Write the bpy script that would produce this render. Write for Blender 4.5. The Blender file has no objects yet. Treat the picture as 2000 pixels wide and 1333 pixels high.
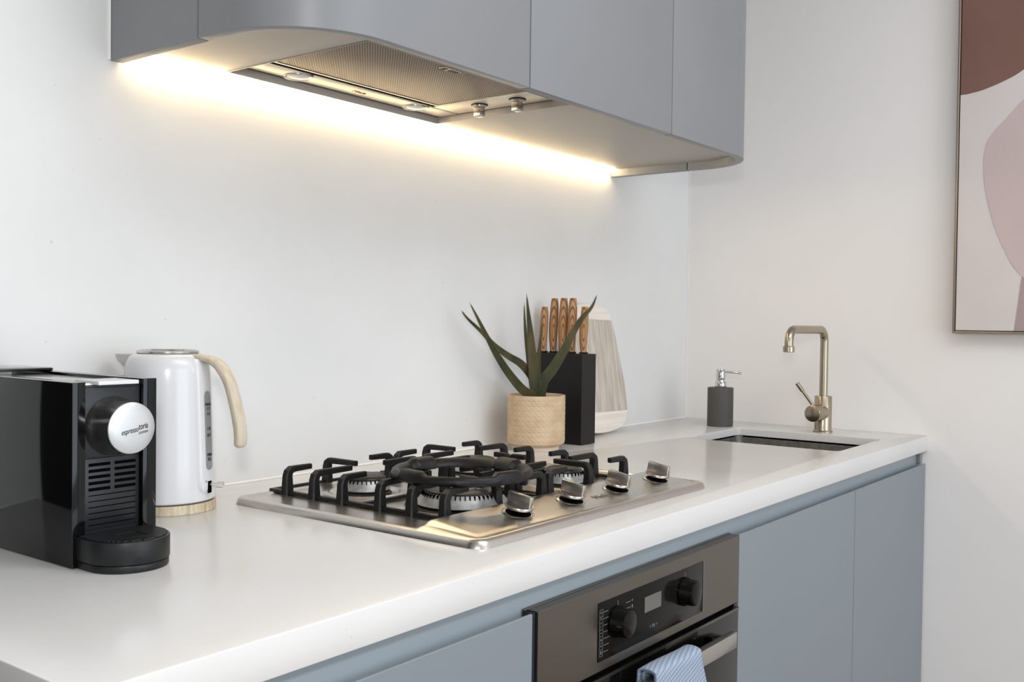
import bpy, bmesh, math, random
from mathutils import Vector, Matrix
random.seed(7)
PI = math.pi
C = bpy.context.scene.collection
scene = bpy.context.scene

# ---------------------------------------------------------------- camera
yaw, pit, rol = 0.9233, -0.0201, 0.0128
Fv = Vector((math.sin(yaw)*math.cos(pit), math.cos(yaw)*math.cos(pit), math.sin(pit)))
R0 = Vector((math.cos(yaw), -math.sin(yaw), 0)); U0 = R0.cross(Fv)
Rv = math.cos(rol)*R0 + math.sin(rol)*U0; Uv = -math.sin(rol)*R0 + math.cos(rol)*U0
cam = bpy.data.cameras.new('camera'); camo = bpy.data.objects.new('camera', cam); C.objects.link(camo)
camo.matrix_world = Matrix(((Rv.x, Uv.x, -Fv.x, -2.79), (Rv.y, Uv.y, -Fv.y, -1.4356), (Rv.z, Uv.z, -Fv.z, 0.2904), (0, 0, 0, 1)))
cam.sensor_width = 36; cam.lens = 36*1963.24/2000; cam.clip_start = 0.02
scene.camera = camo

# ---------------------------------------------------------------- light and exposure
w = bpy.data.worlds.new('world'); scene.world = w; w.use_nodes = True
w.node_tree.nodes['Background'].inputs[0].default_value = (0.92, 0.965, 1.0, 1)
w.node_tree.nodes['Background'].inputs[1].default_value = 0.50
def area(name, loc, target, sx, sy, power, col, spread=180):
    l = bpy.data.lights.new(name, 'AREA'); l.shape = 'RECTANGLE'; l.size = sx; l.size_y = sy
    l.energy = power; l.color = col; l.spread = math.radians(spread)
    o = bpy.data.objects.new(name, l); C.objects.link(o); o.location = loc
    o.rotation_euler = (Vector(target)-Vector(loc)).to_track_quat('-Z', 'Y').to_euler()
    return o
area('window_daylight', (-1.5, -4.4, 0.45), (-1.3, 0, 0.3), 2.4, 2.0, 30, (0.80, 0.90, 1.0))
area('overhead_fill', (-1.35, -1.75, 1.68), (-1.2, -1.6, 0), 1.8, 1.4, 22, (0.97, 0.98, 1.0))  # unseen soft fill added overhead to brighten the end wall and worktop
area('flash', (-2.83, -1.46, 0.53), (-1.2, -0.2, 0.2), 0.10, 0.10, 4.8, (1.0, 0.99, 0.97))
scene.view_settings.view_transform = 'Standard'; scene.view_settings.look = 'None'
scene.view_settings.gamma = 1; scene.view_settings.use_curve_mapping = False
scene.view_settings.exposure = 0.60

# ---------------------------------------------------------------- materials
def lin(c):
    return tuple(((v/255)/12.92 if v/255 <= 0.04045 else ((v/255+0.055)/1.055)**2.4) for v in c)
def mat(name, col, rough=0.5, metal=0.0, spec=0.5, coat=0.0, trans=0.0, ior=1.45, emit=None, es=0):
    m = bpy.data.materials.new(name); m.use_nodes = True
    b = m.node_tree.nodes['Principled BSDF']
    b.inputs['Base Color'].default_value = (*lin(col), 1)
    b.inputs['Roughness'].default_value = rough; b.inputs['Metallic'].default_value = metal
    b.inputs['Specular IOR Level'].default_value = spec; b.inputs['Coat Weight'].default_value = coat
    b.inputs['Transmission Weight'].default_value = trans; b.inputs['IOR'].default_value = ior
    if emit:
        b.inputs['Emission Color'].default_value = (*emit, 1); b.inputs['Emission Strength'].default_value = es
    return m
def nodes(m): return m.node_tree, m.node_tree.nodes, m.node_tree.links, m.node_tree.nodes['Principled BSDF']
def varied(m, c1, c2, scale=(1, 1, 1), detail=3, lo=0.3, hi=0.7, bump=0, kind='noise', dist=0, rough=None, rot=(0, 0, 0)):
    t, N, L, b = nodes(m)
    tc = N.new('ShaderNodeTexCoord'); mp = N.new('ShaderNodeMapping'); mp.inputs['Scale'].default_value = scale
    mp.inputs['Rotation'].default_value = rot
    L.new(tc.outputs['Object'], mp.inputs[0])
    if kind == 'noise':
        n = N.new('ShaderNodeTexNoise'); n.inputs['Scale'].default_value = 1; n.inputs['Detail'].default_value = detail
        n.inputs['Distortion'].default_value = dist; out = n.outputs['Fac']
    else:
        n = N.new('ShaderNodeTexWave'); n.wave_type = kind; n.inputs['Scale'].default_value = 1
        n.inputs['Distortion'].default_value = dist; n.inputs['Detail'].default_value = detail; out = n.outputs['Fac']
    L.new(mp.outputs[0], n.inputs['Vector'])
    r = N.new('ShaderNodeValToRGB'); r.color_ramp.elements[0].position = lo; r.color_ramp.elements[1].position = hi
    r.color_ramp.elements[0].color = (*lin(c1), 1); r.color_ramp.elements[1].color = (*lin(c2), 1)
    L.new(out, r.inputs[0]); L.new(r.outputs[0], b.inputs['Base Color'])
    if rough:
        q = N.new('ShaderNodeMapRange'); q.inputs[3].default_value = rough[0]; q.inputs[4].default_value = rough[1]
        L.new(out, q.inputs[0]); L.new(q.outputs[0], b.inputs['Roughness'])
    if bump:
        bp = N.new('ShaderNodeBump'); bp.inputs['Strength'].default_value = bump; bp.inputs['Distance'].default_value = 0.001
        L.new(out, bp.inputs['Height']); L.new(bp.outputs[0], b.inputs['Normal'])
    return m
def stone(name, col, speck, rough, scale=55):
    m = mat(name, col, rough); t, N, L, b = nodes(m)
    tc = N.new('ShaderNodeTexCoord')
    n = N.new('ShaderNodeTexNoise'); n.inputs['Scale'].default_value = 3; n.inputs['Detail'].default_value = 4
    L.new(tc.outputs['Object'], n.inputs['Vector'])
    r = N.new('ShaderNodeValToRGB'); r.color_ramp.elements[0].position = .3; r.color_ramp.elements[1].position = .7
    r.color_ramp.elements[0].color = (*lin(tuple(c-4 for c in col)), 1); r.color_ramp.elements[1].color = (*lin(tuple(min(255, c+3) for c in col)), 1)
    L.new(n.outputs['Fac'], r.inputs[0])
    v = N.new('ShaderNodeTexVoronoi'); v.inputs['Scale'].default_value = scale; v.inputs['Randomness'].default_value = 1
    L.new(tc.outputs['Object'], v.inputs['Vector'])
    k = N.new('ShaderNodeValToRGB'); k.color_ramp.elements[0].position = .045; k.color_ramp.elements[1].position = .11
    k.color_ramp.elements[0].color = (1, 1, 1, 1); k.color_ramp.elements[1].color = (0, 0, 0, 1)
    L.new(v.outputs['Distance'], k.inputs[0])
    n2 = N.new('ShaderNodeTexNoise'); n2.inputs['Scale'].default_value = 23; L.new(tc.outputs['Object'], n2.inputs['Vector'])
    k2 = N.new('ShaderNodeValToRGB'); k2.color_ramp.elements[0].position = .56; k2.color_ramp.elements[1].position = .66
    L.new(n2.outputs['Fac'], k2.inputs[0])
    mu = N.new('ShaderNodeMath'); mu.operation = 'MULTIPLY'; L.new(k.outputs[0], mu.inputs[0]); L.new(k2.outputs[0], mu.inputs[1])
    mu2 = N.new('ShaderNodeMath'); mu2.operation = 'MULTIPLY'; mu2.inputs[1].default_value = 0.5; L.new(mu.outputs[0], mu2.inputs[0])
    mx = N.new('ShaderNodeMix'); mx.data_type = 'RGBA'; mx.inputs['B'].default_value = (*lin(speck), 1)
    L.new(mu2.outputs[0], mx.inputs['Factor']); L.new(r.outputs[0], mx.inputs['A']); L.new(mx.outputs['Result'], b.inputs['Base Color'])
    return m
def brushed(name, col, rough, axis=0, amt=0.015, aniso=0.5):
    m = mat(name, col, rough, 1.0); sc = [400, 400, 400]; sc[axis] = 6
    varied(m, tuple(int(c*0.975) for c in col), col, tuple(sc), 2, .3, .7, rough=(rough-amt/2, rough+amt/2))
    return m

M = {}
M['splash'] = stone('white_stone_splashback', (226, 226, 225), (178, 178, 176), 0.22, 38)
M['worktop'] = stone('white_stone_worktop', (217, 216, 215), (186, 180, 172), 0.2, 60)
M['wall'] = varied(mat('painted_wall', (239, 236, 234), 0.55), (237, 234, 232), (241, 238, 236), (2, 2, 2))
M['ceiling'] = mat('ceiling_paint', (235, 235, 232), 0.8)
M['floor'] = varied(mat('timber_floor', (150, 128, 108), 0.45), (136, 114, 96), (166, 145, 124), (1.2, 14, 1), 5, .25, .75)
M['wall_dim'] = varied(mat('painted_wall_dim', (212, 206, 200), 0.7), (209, 203, 197), (215, 209, 203), (2, 2, 2))
M['panel_dark'] = mat('unseen_panel_dark', (30, 31, 34), 0.5)
M['cab'] = varied(mat('grey_satin_laminate', (137, 139, 142), 0.38, spec=0.4), (136, 138, 141), (138, 140, 143), (3, 3, 3))
M['cab_in'] = mat('grey_soffit_laminate', (172, 168, 161), 0.42)
M['cab_base'] = varied(mat('blue_grey_laminate', (130, 138, 144), 0.4, spec=0.4), (129, 137, 143), (131, 139, 145), (3, 3, 3))
M['rail'] = mat('grey_finger_rail', (152, 162, 169), 0.35, spec=0.5)
M['gap'] = mat('dark_gap', (28, 32, 44), 0.6)
M['silicone'] = mat('white_silicone', (238, 238, 236), 0.35)
M['steel_x'] = brushed('brushed_steel_hob', (206, 201, 194), 0.29, 0)
M['steel_oven'] = brushed('brushed_steel_oven', (118, 113, 106), 0.34, 0)
M['steel_hood'] = brushed('satin_steel_hood', (236, 226, 206), 0.36, 0)
M['knobsteel'] = mat('knob_steel', (196, 190, 183), 0.3, 1.0)
M['liner'] = mat('hood_liner_metal', (176, 172, 168), 0.38, .35)
M['chrome'] = mat('chrome', (205, 205, 205), 0.08, 1.0)
M['satin'] = mat('satin_metal', (190, 186, 180), 0.22, 1.0)
M['sinksteel'] = varied(mat('sink_steel', (170, 166, 162), 0.42, .75), (170, 165, 160), (206, 204, 202), (60, 60, 60), 3)
M['burner'] = varied(mat('burner_alloy', (168, 168, 168), 0.42, 0.55), (150, 150, 150), (182, 182, 182), (90, 90, 90), 3, bump=.2)
M['enamel'] = varied(mat('black_enamel_cap', (38, 34, 32), 0.42), (30, 28, 27), (48, 42, 38), (70, 70, 70), 3, bump=.2)
M['iron'] = varied(mat('black_cast_iron', (16, 16, 17), 0.45, spec=0.4), (12, 12, 13), (21, 20, 20), (150, 150, 150), 3, bump=.5)
M['black'] = mat('matt_black', (14, 14, 15), 0.5)
M['blackhole'] = mat('deep_black', (3, 3, 3), 0.8, spec=.05)
M['blockblack'] = mat('knife_block_black', (14, 13, 12), 0.5)
M['blackgloss'] = mat('gloss_black_plastic', (6, 6, 7), 0.06, spec=0.42)
M['blackplastic'] = varied(mat('satin_black_plastic', (22, 23, 24), 0.42), (20, 21, 22), (24, 25, 26), (200, 200, 200), 2, bump=.1)
M['slate'] = mat('machine_front_plastic', (26, 29, 32), 0.36)
M['blackglass'] = mat('black_oven_glass', (12, 11, 10), 0.07, spec=.2)
M['panelglass'] = mat('control_glass', (22, 21, 18), 0.14, spec=.1)
M['knobblack'] = mat('oven_knob_black', (6, 6, 6), 0.12, spec=.2)
M['display'] = mat('grey_display', (98, 96, 92), 0.25)
M['print'] = mat('grey_print', (130, 130, 132), 0.5)
M['darkprint'] = mat('dark_print', (30, 30, 30), 0.5)
M['softprint'] = mat('etched_print', (112, 106, 99), 0.5)
M['greyprint'] = mat('mid_grey_print', (96, 90, 84), 0.5)
M['kettle'] = mat('white_enamel', (217, 217, 219), 0.2, coat=0.2)
M['gauge'] = mat('frosted_gauge', (190, 190, 194), 0.35)
M['clear'] = mat('clear_plastic', (240, 240, 240), 0.05, trans=0.9, ior=1.3)
M['palewood'] = varied(mat('pale_wood', (212, 196, 170), 0.45), (196, 176, 148), (224, 212, 190), (14, 14, 90), 4, .3, .7, kind='BANDS', dist=3)
M['handlewood'] = varied(mat('pale_handle_wood', (212, 196, 170), 0.42), (194, 180, 156), (212, 202, 184), (140, 140, 12), 3, .3, .7)
M['basewood'] = varied(mat('kettle_base_wood', (205, 190, 160), 0.45), (176, 158, 126), (222, 210, 186), (70, 70, 18), 3, .35, .65, dist=1.0)
M['zebra'] = mat('grained_knife_wood', (172, 118, 70), 0.38)
def zebra():
    t, N, L, b = nodes(M['zebra']); tc = N.new('ShaderNodeTexCoord'); mp = N.new('ShaderNodeMapping')
    mp.inputs['Scale'].default_value = (95, 95, 15); mp.inputs['Location'].default_value = (.9, .6, -.7)
    w_ = N.new('ShaderNodeTexWave'); w_.wave_type = 'RINGS'; w_.rings_direction = 'SPHERICAL'; w_.inputs['Scale'].default_value = 1.0
    w_.inputs['Distortion'].default_value = 1.6; w_.inputs['Detail'].default_value = 1.5; w_.inputs['Detail Scale'].default_value = .8
    L.new(tc.outputs['Object'], mp.inputs[0]); L.new(mp.outputs[0], w_.inputs['Vector'])
    r_ = N.new('ShaderNodeValToRGB'); r_.color_ramp.elements[0].position = .08; r_.color_ramp.elements[1].position = .5
    r_.color_ramp.elements[0].color = (*lin((112, 74, 44)), 1); r_.color_ramp.elements[1].color = (*lin((176, 132, 88)), 1)
    L.new(w_.outputs['Fac'], r_.inputs[0]); L.new(r_.outputs[0], b.inputs['Base Color'])
zebra()
M['white_ash'] = varied(mat('white_ash_wood', (232, 224, 214), 0.5), (224, 214, 202), (238, 232, 224), (4, 160, 160), 3)
M['grey_wood'] = varied(mat('grey_limed_wood', (196, 186, 174), 0.5), (176, 165, 153), (208, 199, 188), (110, 60, 5), 4, .32, .7)
M['soil'] = varied(mat('potting_soil', (62, 44, 32), 0.9), (40, 28, 20), (88, 64, 48), (300, 300, 300), 3, bump=1)
M['aloe'] = varied(mat('aloe_leaf', (60, 66, 44), 0.55, spec=0.25), (44, 55, 36), (92, 80, 52), (30, 30, 9), 3, .3, .75)
M['thorn'] = mat('aloe_thorn', (104, 94, 62), 0.6)
M['soap'] = mat('grey_soft_touch', (78, 75, 72), 0.6)
M['brass'] = brushed('brushed_antique_brass', (176, 164, 144), 0.28, 2)
M['frame'] = brushed('champagne_frame', (168, 152, 138), 0.4, 2)
M['canvas'] = varied(mat('canvas_blush', (214, 206, 203), 0.7), (211, 203, 200), (216, 208, 205), (6, 6, 6))
M['paint_brown'] = varied(mat('paint_brown', (122, 88, 78), 0.6), (118, 84, 74), (126, 92, 82), (5, 5, 5))
M['paint_pink'] = varied(mat('paint_dusty_pink', (198, 180, 178), 0.6), (195, 177, 175), (201, 183, 181), (5, 5, 5))
M['paint_mauve'] = mat('paint_mauve', (168, 150, 150), 0.6)
M['led'] = mat('warm_led', (255, 230, 180), 0.5, emit=(1.0, 0.76, 0.45), es=18)
M['lamp'] = mat('lamp_lens', (225, 225, 222), 0.15, coat=.5)

# patterned pot (raised lattice relief)
def pot_mat():
    m = mat('embossed_ceramic', (218, 192, 158), 0.5); t, N, L, b = nodes(m)
    tc = N.new('ShaderNodeTexCoord'); n = N.new('ShaderNodeTexNoise'); n.inputs['Scale'].default_value = 30
    L.new(tc.outputs['Object'], n.inputs['Vector'])
    r = N.new('ShaderNodeValToRGB'); r.color_ramp.elements[0].color = (*lin((192, 164, 132)), 1); r.color_ramp.elements[1].color = (*lin((206, 182, 152)), 1)
    r.color_ramp.elements[0].position = .35; r.color_ramp.elements[1].position = .65
    L.new(n.outputs['Fac'], r.inputs[0]); L.new(r.outputs[0], b.inputs['Base Color'])
    return m
M['pot'] = pot_mat()
M['potfoot'] = mat('pale_glazed_foot', (216, 198, 180), 0.4)

# filter mesh: rows of fine holes
def mesh_mat():
    m = mat('filter_mesh_metal', (150, 138, 122), 0.5, 0.5); t, N, L, b = nodes(m)
    tc = N.new('ShaderNodeTexCoord'); mp = N.new('ShaderNodeMapping'); mp.inputs['Scale'].default_value = (250, 250, 0)
    mp.inputs['Rotation'].default_value = (0, 0, PI/4)
    L.new(tc.outputs['Object'], mp.inputs[0])
    v = N.new('ShaderNodeTexVoronoi'); v.inputs['Randomness'].default_value = 0; v.inputs['Scale'].default_value = 1
    L.new(mp.outputs[0], v.inputs['Vector'])
    r = N.new('ShaderNodeValToRGB'); r.color_ramp.elements[0].position = .28; r.color_ramp.elements[1].position = .46
    r.color_ramp.elements[0].color = (*lin((66, 56, 47)), 1); r.color_ramp.elements[1].color = (*lin((160, 146, 128)), 1)
    L.new(v.outputs['Distance'], r.inputs[0]); L.new(r.outputs[0], b.inputs['Base Color'])
    bp = N.new('ShaderNodeBump'); bp.inputs['Distance'].default_value = .0006; bp.inputs['Strength'].default_value = .6
    L.new(v.outputs['Distance'], bp.inputs['Height']); L.new(bp.outputs[0], b.inputs['Normal'])
    return m
M['mesh'] = mesh_mat()
# towel weave: slate blue with pale dashes (uv: x across, y down the cloth)
def towel_mat():
    m = mat('dashed_towel_cotton', (140, 152, 170), 0.9, spec=0.1); t, N, L, b = nodes(m)
    uv = N.new('ShaderNodeUVMap'); sp = N.new('ShaderNodeSeparateXYZ'); L.new(uv.outputs[0], sp.inputs[0])
    def mth(op, a, bb=None):
        n = N.new('ShaderNodeMath'); n.operation = op
        for i, s in enumerate((a, bb)):
            if s is None: continue
            if isinstance(s, (int, float)): n.inputs[i].default_value = s
            else: L.new(s, n.inputs[i])
        return n.outputs[0]
    u = mth('MULTIPLY', sp.outputs[0], 230); v = mth('MULTIPLY', sp.outputs[1], 155)
    row = mth('FLOOR', u); vs = mth('ADD', v, mth('MULTIPLY', row, 0.22))
    a = mth('LESS_THAN', mth('ABSOLUTE', mth('SUBTRACT', mth('FRACT', u), .5)), .2)
    d = mth('LESS_THAN', mth('ABSOLUTE', mth('SUBTRACT', mth('FRACT', vs), .5)), .27)
    f = mth('MULTIPLY', a, d)
    mx = N.new('ShaderNodeMix'); mx.data_type = 'RGBA'; mx.inputs['A'].default_value = (*lin((138, 152, 172)), 1); mx.inputs['B'].default_value = (*lin((200, 209, 222)), 1)
    L.new(f, mx.inputs['Factor']); L.new(mx.outputs['Result'], b.inputs['Base Color'])
    bp = N.new('ShaderNodeBump'); bp.inputs['Distance'].default_value = .0008; bp.inputs['Strength'].default_value = .6
    L.new(f, bp.inputs['Height']); L.new(bp.outputs[0], b.inputs['Normal'])
    return m
M['towel'] = towel_mat()

# ---------------------------------------------------------------- mesh builder
class MB:
    def __init__(s): s.bm = bmesh.new()
    def _merge(s, b):
        me = bpy.data.meshes.new('t'); b.to_mesh(me); b.free(); s.bm.from_mesh(me); bpy.data.meshes.remove(me); return s
    def box(s, x0, x1, y0, y1, z0, z1, bev=0, seg=2, rot=None, piv=None):
        b = bmesh.new(); bmesh.ops.create_cube(b, size=1)
        for v in b.verts: v.co = Vector(((x0+x1)/2+v.co.x*(x1-x0), (y0+y1)/2+v.co.y*(y1-y0), (z0+z1)/2+v.co.z*(z1-z0)))
        if bev: bmesh.ops.bevel(b, geom=b.edges[:]+b.verts[:], offset=bev, segments=seg, profile=.5, affect='EDGES')
        if rot is not None: bmesh.ops.rotate(b, verts=b.verts, cent=Vector(piv), matrix=rot)
        return s._merge(b)
    def prism(s, pts, z0, z1, bev=0, seg=2, axis='z', xf=None):
        b = bmesh.new(); vs = [b.verts.new((p[0], p[1], z0)) for p in pts]; f = b.faces.new(vs)
        r = bmesh.ops.extrude_face_region(b, geom=[f])
        for v in [g for g in r['geom'] if isinstance(g, bmesh.types.BMVert)]: v.co.z = z1
        bmesh.ops.recalc_face_normals(b, faces=b.faces)
        if bev:
            es = [e for e in b.edges if abs(e.verts[0].co.z-e.verts[1].co.z) < 1e-7]
            bmesh.ops.bevel(b, geom=es, offset=bev, segments=seg, profile=.5, affect='EDGES')
        if xf: 
            for v in b.verts: v.co = Vector(xf(v.co))
            bmesh.ops.recalc_face_normals(b, faces=b.faces)
        return s._merge(b)
    def lathe(s, prof, c=(0, 0, 0), seg=48, axis=Vector((0, 0, 1)), sx=1, sy=1):
        b = bmesh.new(); q = Vector((0, 0, 1)).rotation_difference(Vector(axis).normalized()); rings = []
        for r, z in prof:
            if r < 1e-6: rings.append([b.verts.new(q @ Vector((0, 0, z))+Vector(c))])
            else: rings.append([b.verts.new(q @ Vector((r*sx*math.cos(2*PI*i/seg), r*sy*math.sin(2*PI*i/seg), z))+Vector(c)) for i in range(seg)])
        for a, d in zip(rings, rings[1:]):
            for i in range(seg):
                j = (i+1) % seg
                if len(a) == 1 and len(d) == 1: continue
                if len(a) == 1: b.faces.new((a[0], d[i], d[j]))
                elif len(d) == 1: b.faces.new((a[i], a[j], d[0]))
                else: b.faces.new((a[i], a[j], d[j], d[i]))
        for rg in (rings[0], rings[-1]):
            if len(rg) > 1 and prof[0] != prof[-1]:
                try: b.faces.new(rg)
                except ValueError: pass
        if prof[0] == prof[-1]: bmesh.ops.remove_doubles(b, verts=b.verts, dist=1e-6)
        bmesh.ops.recalc_face_normals(b, faces=b.faces)
        return s._merge(b)
    def cyl(s, p0, p1, r0, r1=None, seg=24, bev=0):
        r1 = r0 if r1 is None else r1; p0 = Vector(p0); d = Vector(p1)-p0; L = d.length
        pr = [(0, 0), (r0-bev, 0), (r0, bev), (r1, L-bev), (r1-bev, L), (0, L)] if bev else [(0, 0), (r0, 0), (r1, L), (0, L)]
        return s.lathe(pr, p0, seg, d)
    def tube(s, pts, rads, seg=12, flat=1.0, up=None, sq=0):
        """sweep an (elliptic / squarish) section along pts. rads: number or list; flat: ratio of second radius"""
        b = bmesh.new(); P = [Vector(p) for p in pts]; n = len(P)
        rads = [rads]*n if isinstance(rads, (int, float)) else rads
        fl = [flat]*n if isinstance(flat, (int, float)) else flat
        side = None; rings = []
        for i in range(n):
            t = (P[min(i+1, n-1)]-P[max(i-1, 0)]).normalized()
            if up is not None: sd = t.cross(Vector(up)); sd = sd.normalized() if sd.length > 1e-4 else side
            elif side is None: sd = t.orthogonal().normalized()
            else: sd = (side-t*side.dot(t)).normalized()
            side = sd; nn = sd.cross(t).normalized(); ring = []
            for k in range(seg):
                a = 2*PI*(k+.5)/seg; ca, sa = math.cos(a), math.sin(a)
                if sq: e = 2/sq; ca = math.copysign(abs(ca)**e, ca); sa = math.copysign(abs(sa)**e, sa)
                ring.append(b.verts.new(P[i]+sd*(rads[i]*ca)+nn*(rads[i]*fl[i]*sa)))
            rings.append(ring)
        for a, d in zip(rings, rings[1:]):
            for i in range(seg): b.faces.new((a[i], a[(i+1) % seg], d[(i+1) % seg], d[i]))
        b.faces.new(rings[0][::-1]); b.faces.new(rings[-1])
        bmesh.ops.recalc_face_normals(b, faces=b.faces)
        return s._merge(b)
    def strip(s, outer, inner, z0, z1, bev=0.0012):
        """vertical panel following two matching plan paths"""
        pts = list(outer)+list(reversed(inner))
        b = bmesh.new(); n = len(outer)
        def V(p, z): return b.verts.new((p[0], p[1], z))
        ob = [V(p, z0) for p in outer]; ot = [V(p, z1) for p in outer]; ib = [V(p, z0) for p in inner]; it = [V(p, z1) for p in inner]
        for i in range(n-1):
            b.faces.new((ob[i], ob[i+1], ot[i+1], ot[i])); b.faces.new((ib[i+1], ib[i], it[i], it[i+1]))
            b.faces.new((ob[i+1], ob[i], ib[i], ib[i+1])); b.faces.new((ot[i], ot[i+1], it[i+1], it[i]))
        b.faces.new((ob[0], ot[0], it[0], ib[0])); b.faces.new((ob[-1], ib[-1], it[-1], ot[-1]))
        bmesh.ops.recalc_face_normals(b, faces=b.faces)
        if bev:
            es = [e for e in b.edges if len(e.link_faces) == 2 and e.calc_face_angle(0) > 1.2]
            bmesh.ops.bevel(b, geom=es, offset=bev, segments=2, profile=.5, affect='EDGES')
        return s._merge(b)
    def text(s, body, size, xf, depth=0.0002, shear=0):
        cu = bpy.data.curves.new('t', 'FONT'); cu.body = body; cu.size = size; cu.extrude = depth; cu.align_x = 'CENTER'; cu.align_y = 'CENTER'
        cu.shear = shear; cu.resolution_u = 3
        o = bpy.data.objects.new('t', cu); C.objects.link(o)
        dg = bpy.context.evaluated_depsgraph_get(); me = bpy.data.meshes.new_from_object(o.evaluated_get(dg))
        b = bmesh.new(); b.from_mesh(me); bpy.data.meshes.remove(me); bpy.data.objects.remove(o); bpy.data.curves.remove(cu)
        for v in b.verts: v.co = Vector(xf(v.co))
        return s._merge(b)
    def build(s, name, m, parent=None, world=True, ang=38, obj_kw=None):
        off = Vector((0, 0, 0))
        if world and parent is not None:
            p = parent
            while p is not None: off += p.location; p = p.parent
        for v in s.bm.verts: v.co -= off
        for e in s.bm.edges:
            if len(e.link_faces) == 2: e.smooth = e.calc_face_angle(0) < math.radians(ang)
        for f in s.bm.faces: f.smooth = True
        me = bpy.data.meshes.new(name); s.bm.to_mesh(me); s.bm.free(); me.materials.append(m)
        o = bpy.data.objects.new(name, me); C.objects.link(o); o.parent = parent
        return o
def thing(name, label, cat, loc=(0, 0, 0), rotz=0, group=None):
    o = bpy.data.objects.new(name, None); C.objects.link(o); o.location = loc; o.rotation_euler = (0, 0, rotz)
    o.empty_display_size = .05
    return tag(o, label, cat, group)
def tag(o, label, cat, group=None):
    o['label'] = label; o['category'] = cat
    if group: o['group'] = group
    return o
def struct(name, mb, m, label=None):
    o = mb.build(name, m); o['kind'] = 'structure'
    if label: o['label'] = label
    return o
def smooth(t): t = max(0, min(1, t)); return t*t*(3-2*t)
def arc(cx, cy, r, a0, a1, n): return [(cx+r*math.cos(math.radians(a0+(a1-a0)*i/n)), cy+r*math.sin(math.radians(a0+(a1-a0)*i/n))) for i in range(n+1)]
def rrect(x0, x1, y0, y1, r, n=6):
    return arc(x1-r, y1-r, r, 0, 90, n)+arc(x0+r, y1-r, r, 90, 180, n)+arc(x0+r, y0+r, r, 180, 270, n)+arc(x1-r, y0+r, r, 270, 360, n)
def crom(P, n=6):
    P = [Vector(p) for p in P]; Q = [P[0]*2-P[1]]+P+[P[-1]*2-P[-2]]; out = []
    for i in range(1, len(Q)-2):
        for k in range(n):
            t = k/n; a, b, c, d = Q[i-1], Q[i], Q[i+1], Q[i+2]
            out.append(.5*((2*b)+(c-a)*t+(2*a-5*b+4*c-d)*t*t+(3*b-a-3*c+d)*t**3))
    return out+[P[-1]]

# ---------------------------------------------------------------- room
ZF, ZC = -0.90, 1.72
D = 0.714
struct('wall_back', MB().box(-2.40, 0.0, 0, 0.10, ZF, ZC), M['splash'], 'white speckled stone splashback wall')
struct('wall_right', MB().box(0, 0.12, -4.7, 0.10, ZF, ZC), M['wall'])
# the room opens to the front and left: daylight (world) comes in there
struct('unseen_dark_panel', MB().box(-6.0, -2.402, 0.02, 0.10, ZF, ZC), M['panel_dark'])  # unseen dark panel, put there for the dark reflection in the coffee machine
struct('floor', MB().box(-6.1, 0.12, -4.8, 0.1, ZF-.05, ZF), M['floor'])
struct('ceiling', MB().box(-6.1, 0.12, -4.8, 0.1, ZC, ZC+.05), M['ceiling'])
struct('trim_1', MB().prism([(0, 0), (-0.003, 0), (-0.002, .0018), (0, .003)], -2.378, -0.0005, xf=lambda c: (c.z, c.x-.0002, c.y+.0002)), M['silicone'], 'white sealant bead along the back of the worktop')
struct('trim_2', MB().prism([(-1.9275, -.0002), (-1.9312, -.0002), (-1.9302, -.0025), (-1.9275, -.004)], 0.684, ZC-.002), M['silicone'], 'white sealant bead beside the upper cabinet')
struct('trim_3', MB().box(-0.003, -0.0002, -0.003, -0.0002, 0.006, ZC-.002), M['silicone'], 'white sealant bead in the corner of the two walls')

# ---------------------------------------------------------------- upper cabinet
ZB, ZS, TH, ZT = 0.682, 0.701, 0.020, ZC-0.004
XL, XR, YF, RC = -1.927, -0.443, -0.433, 0.16
uc = thing('upper_cabinet', 'grey wall cabinet run with rounded ends above the hob', 'cabinet', (-1.185, -0.003, ZB))
def cpath(t):
    """plan path inset by t"""
    L = [(XL+t, YY) for YY in (-.002, -.222)]
    A = arc(XL+RC, YF+RC, RC-t, 180, 270, 20)
    Bq = arc(XR-RC, YF+RC, RC-t, 270, 360, 20)
    return L, A, Bq
Lo, Ao, Bo = cpath(0); Li, Ai, Bi = cpath(TH)
G = 0.0014
MB().strip([(XL, -.003), (XL, -.222+G)], [(XL+TH, -.003), (XL+TH, -.222+G)], ZB, ZT).build('side_panel', M['cab'], uc)
MB().strip([(XL, -.222-G)]+Ao+[(-1.423-G, YF)], [(XL+TH, -.222-G)]+Ai+[(-1.423-G, YF+TH)], ZB, ZT).build('door', M['cab'], uc)['label'] = 'curved left door'
MB().strip([(-1.423+G, YF), (-.924-G, YF)], [(-1.423+G, YF+TH), (-.924-G, YF+TH)], ZB, ZT).build('door', M['cab'], uc)['label'] = 'flat middle door'
MB().strip([(-.924+G, YF)]+Bo+[(XR, -.231-G)], [(-.924+G, YF+TH)]+Bi+[(XR-TH, -.231-G)], ZB, ZT).build('door', M['cab'], uc)['label'] = 'curved right door'
MB().strip([(XR, -.231+G), (XR, -.003)], [(XR-TH, -.231+G), (XR-TH, -.003)], ZB, ZT).build('side_panel', M['cab'], uc)
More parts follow.
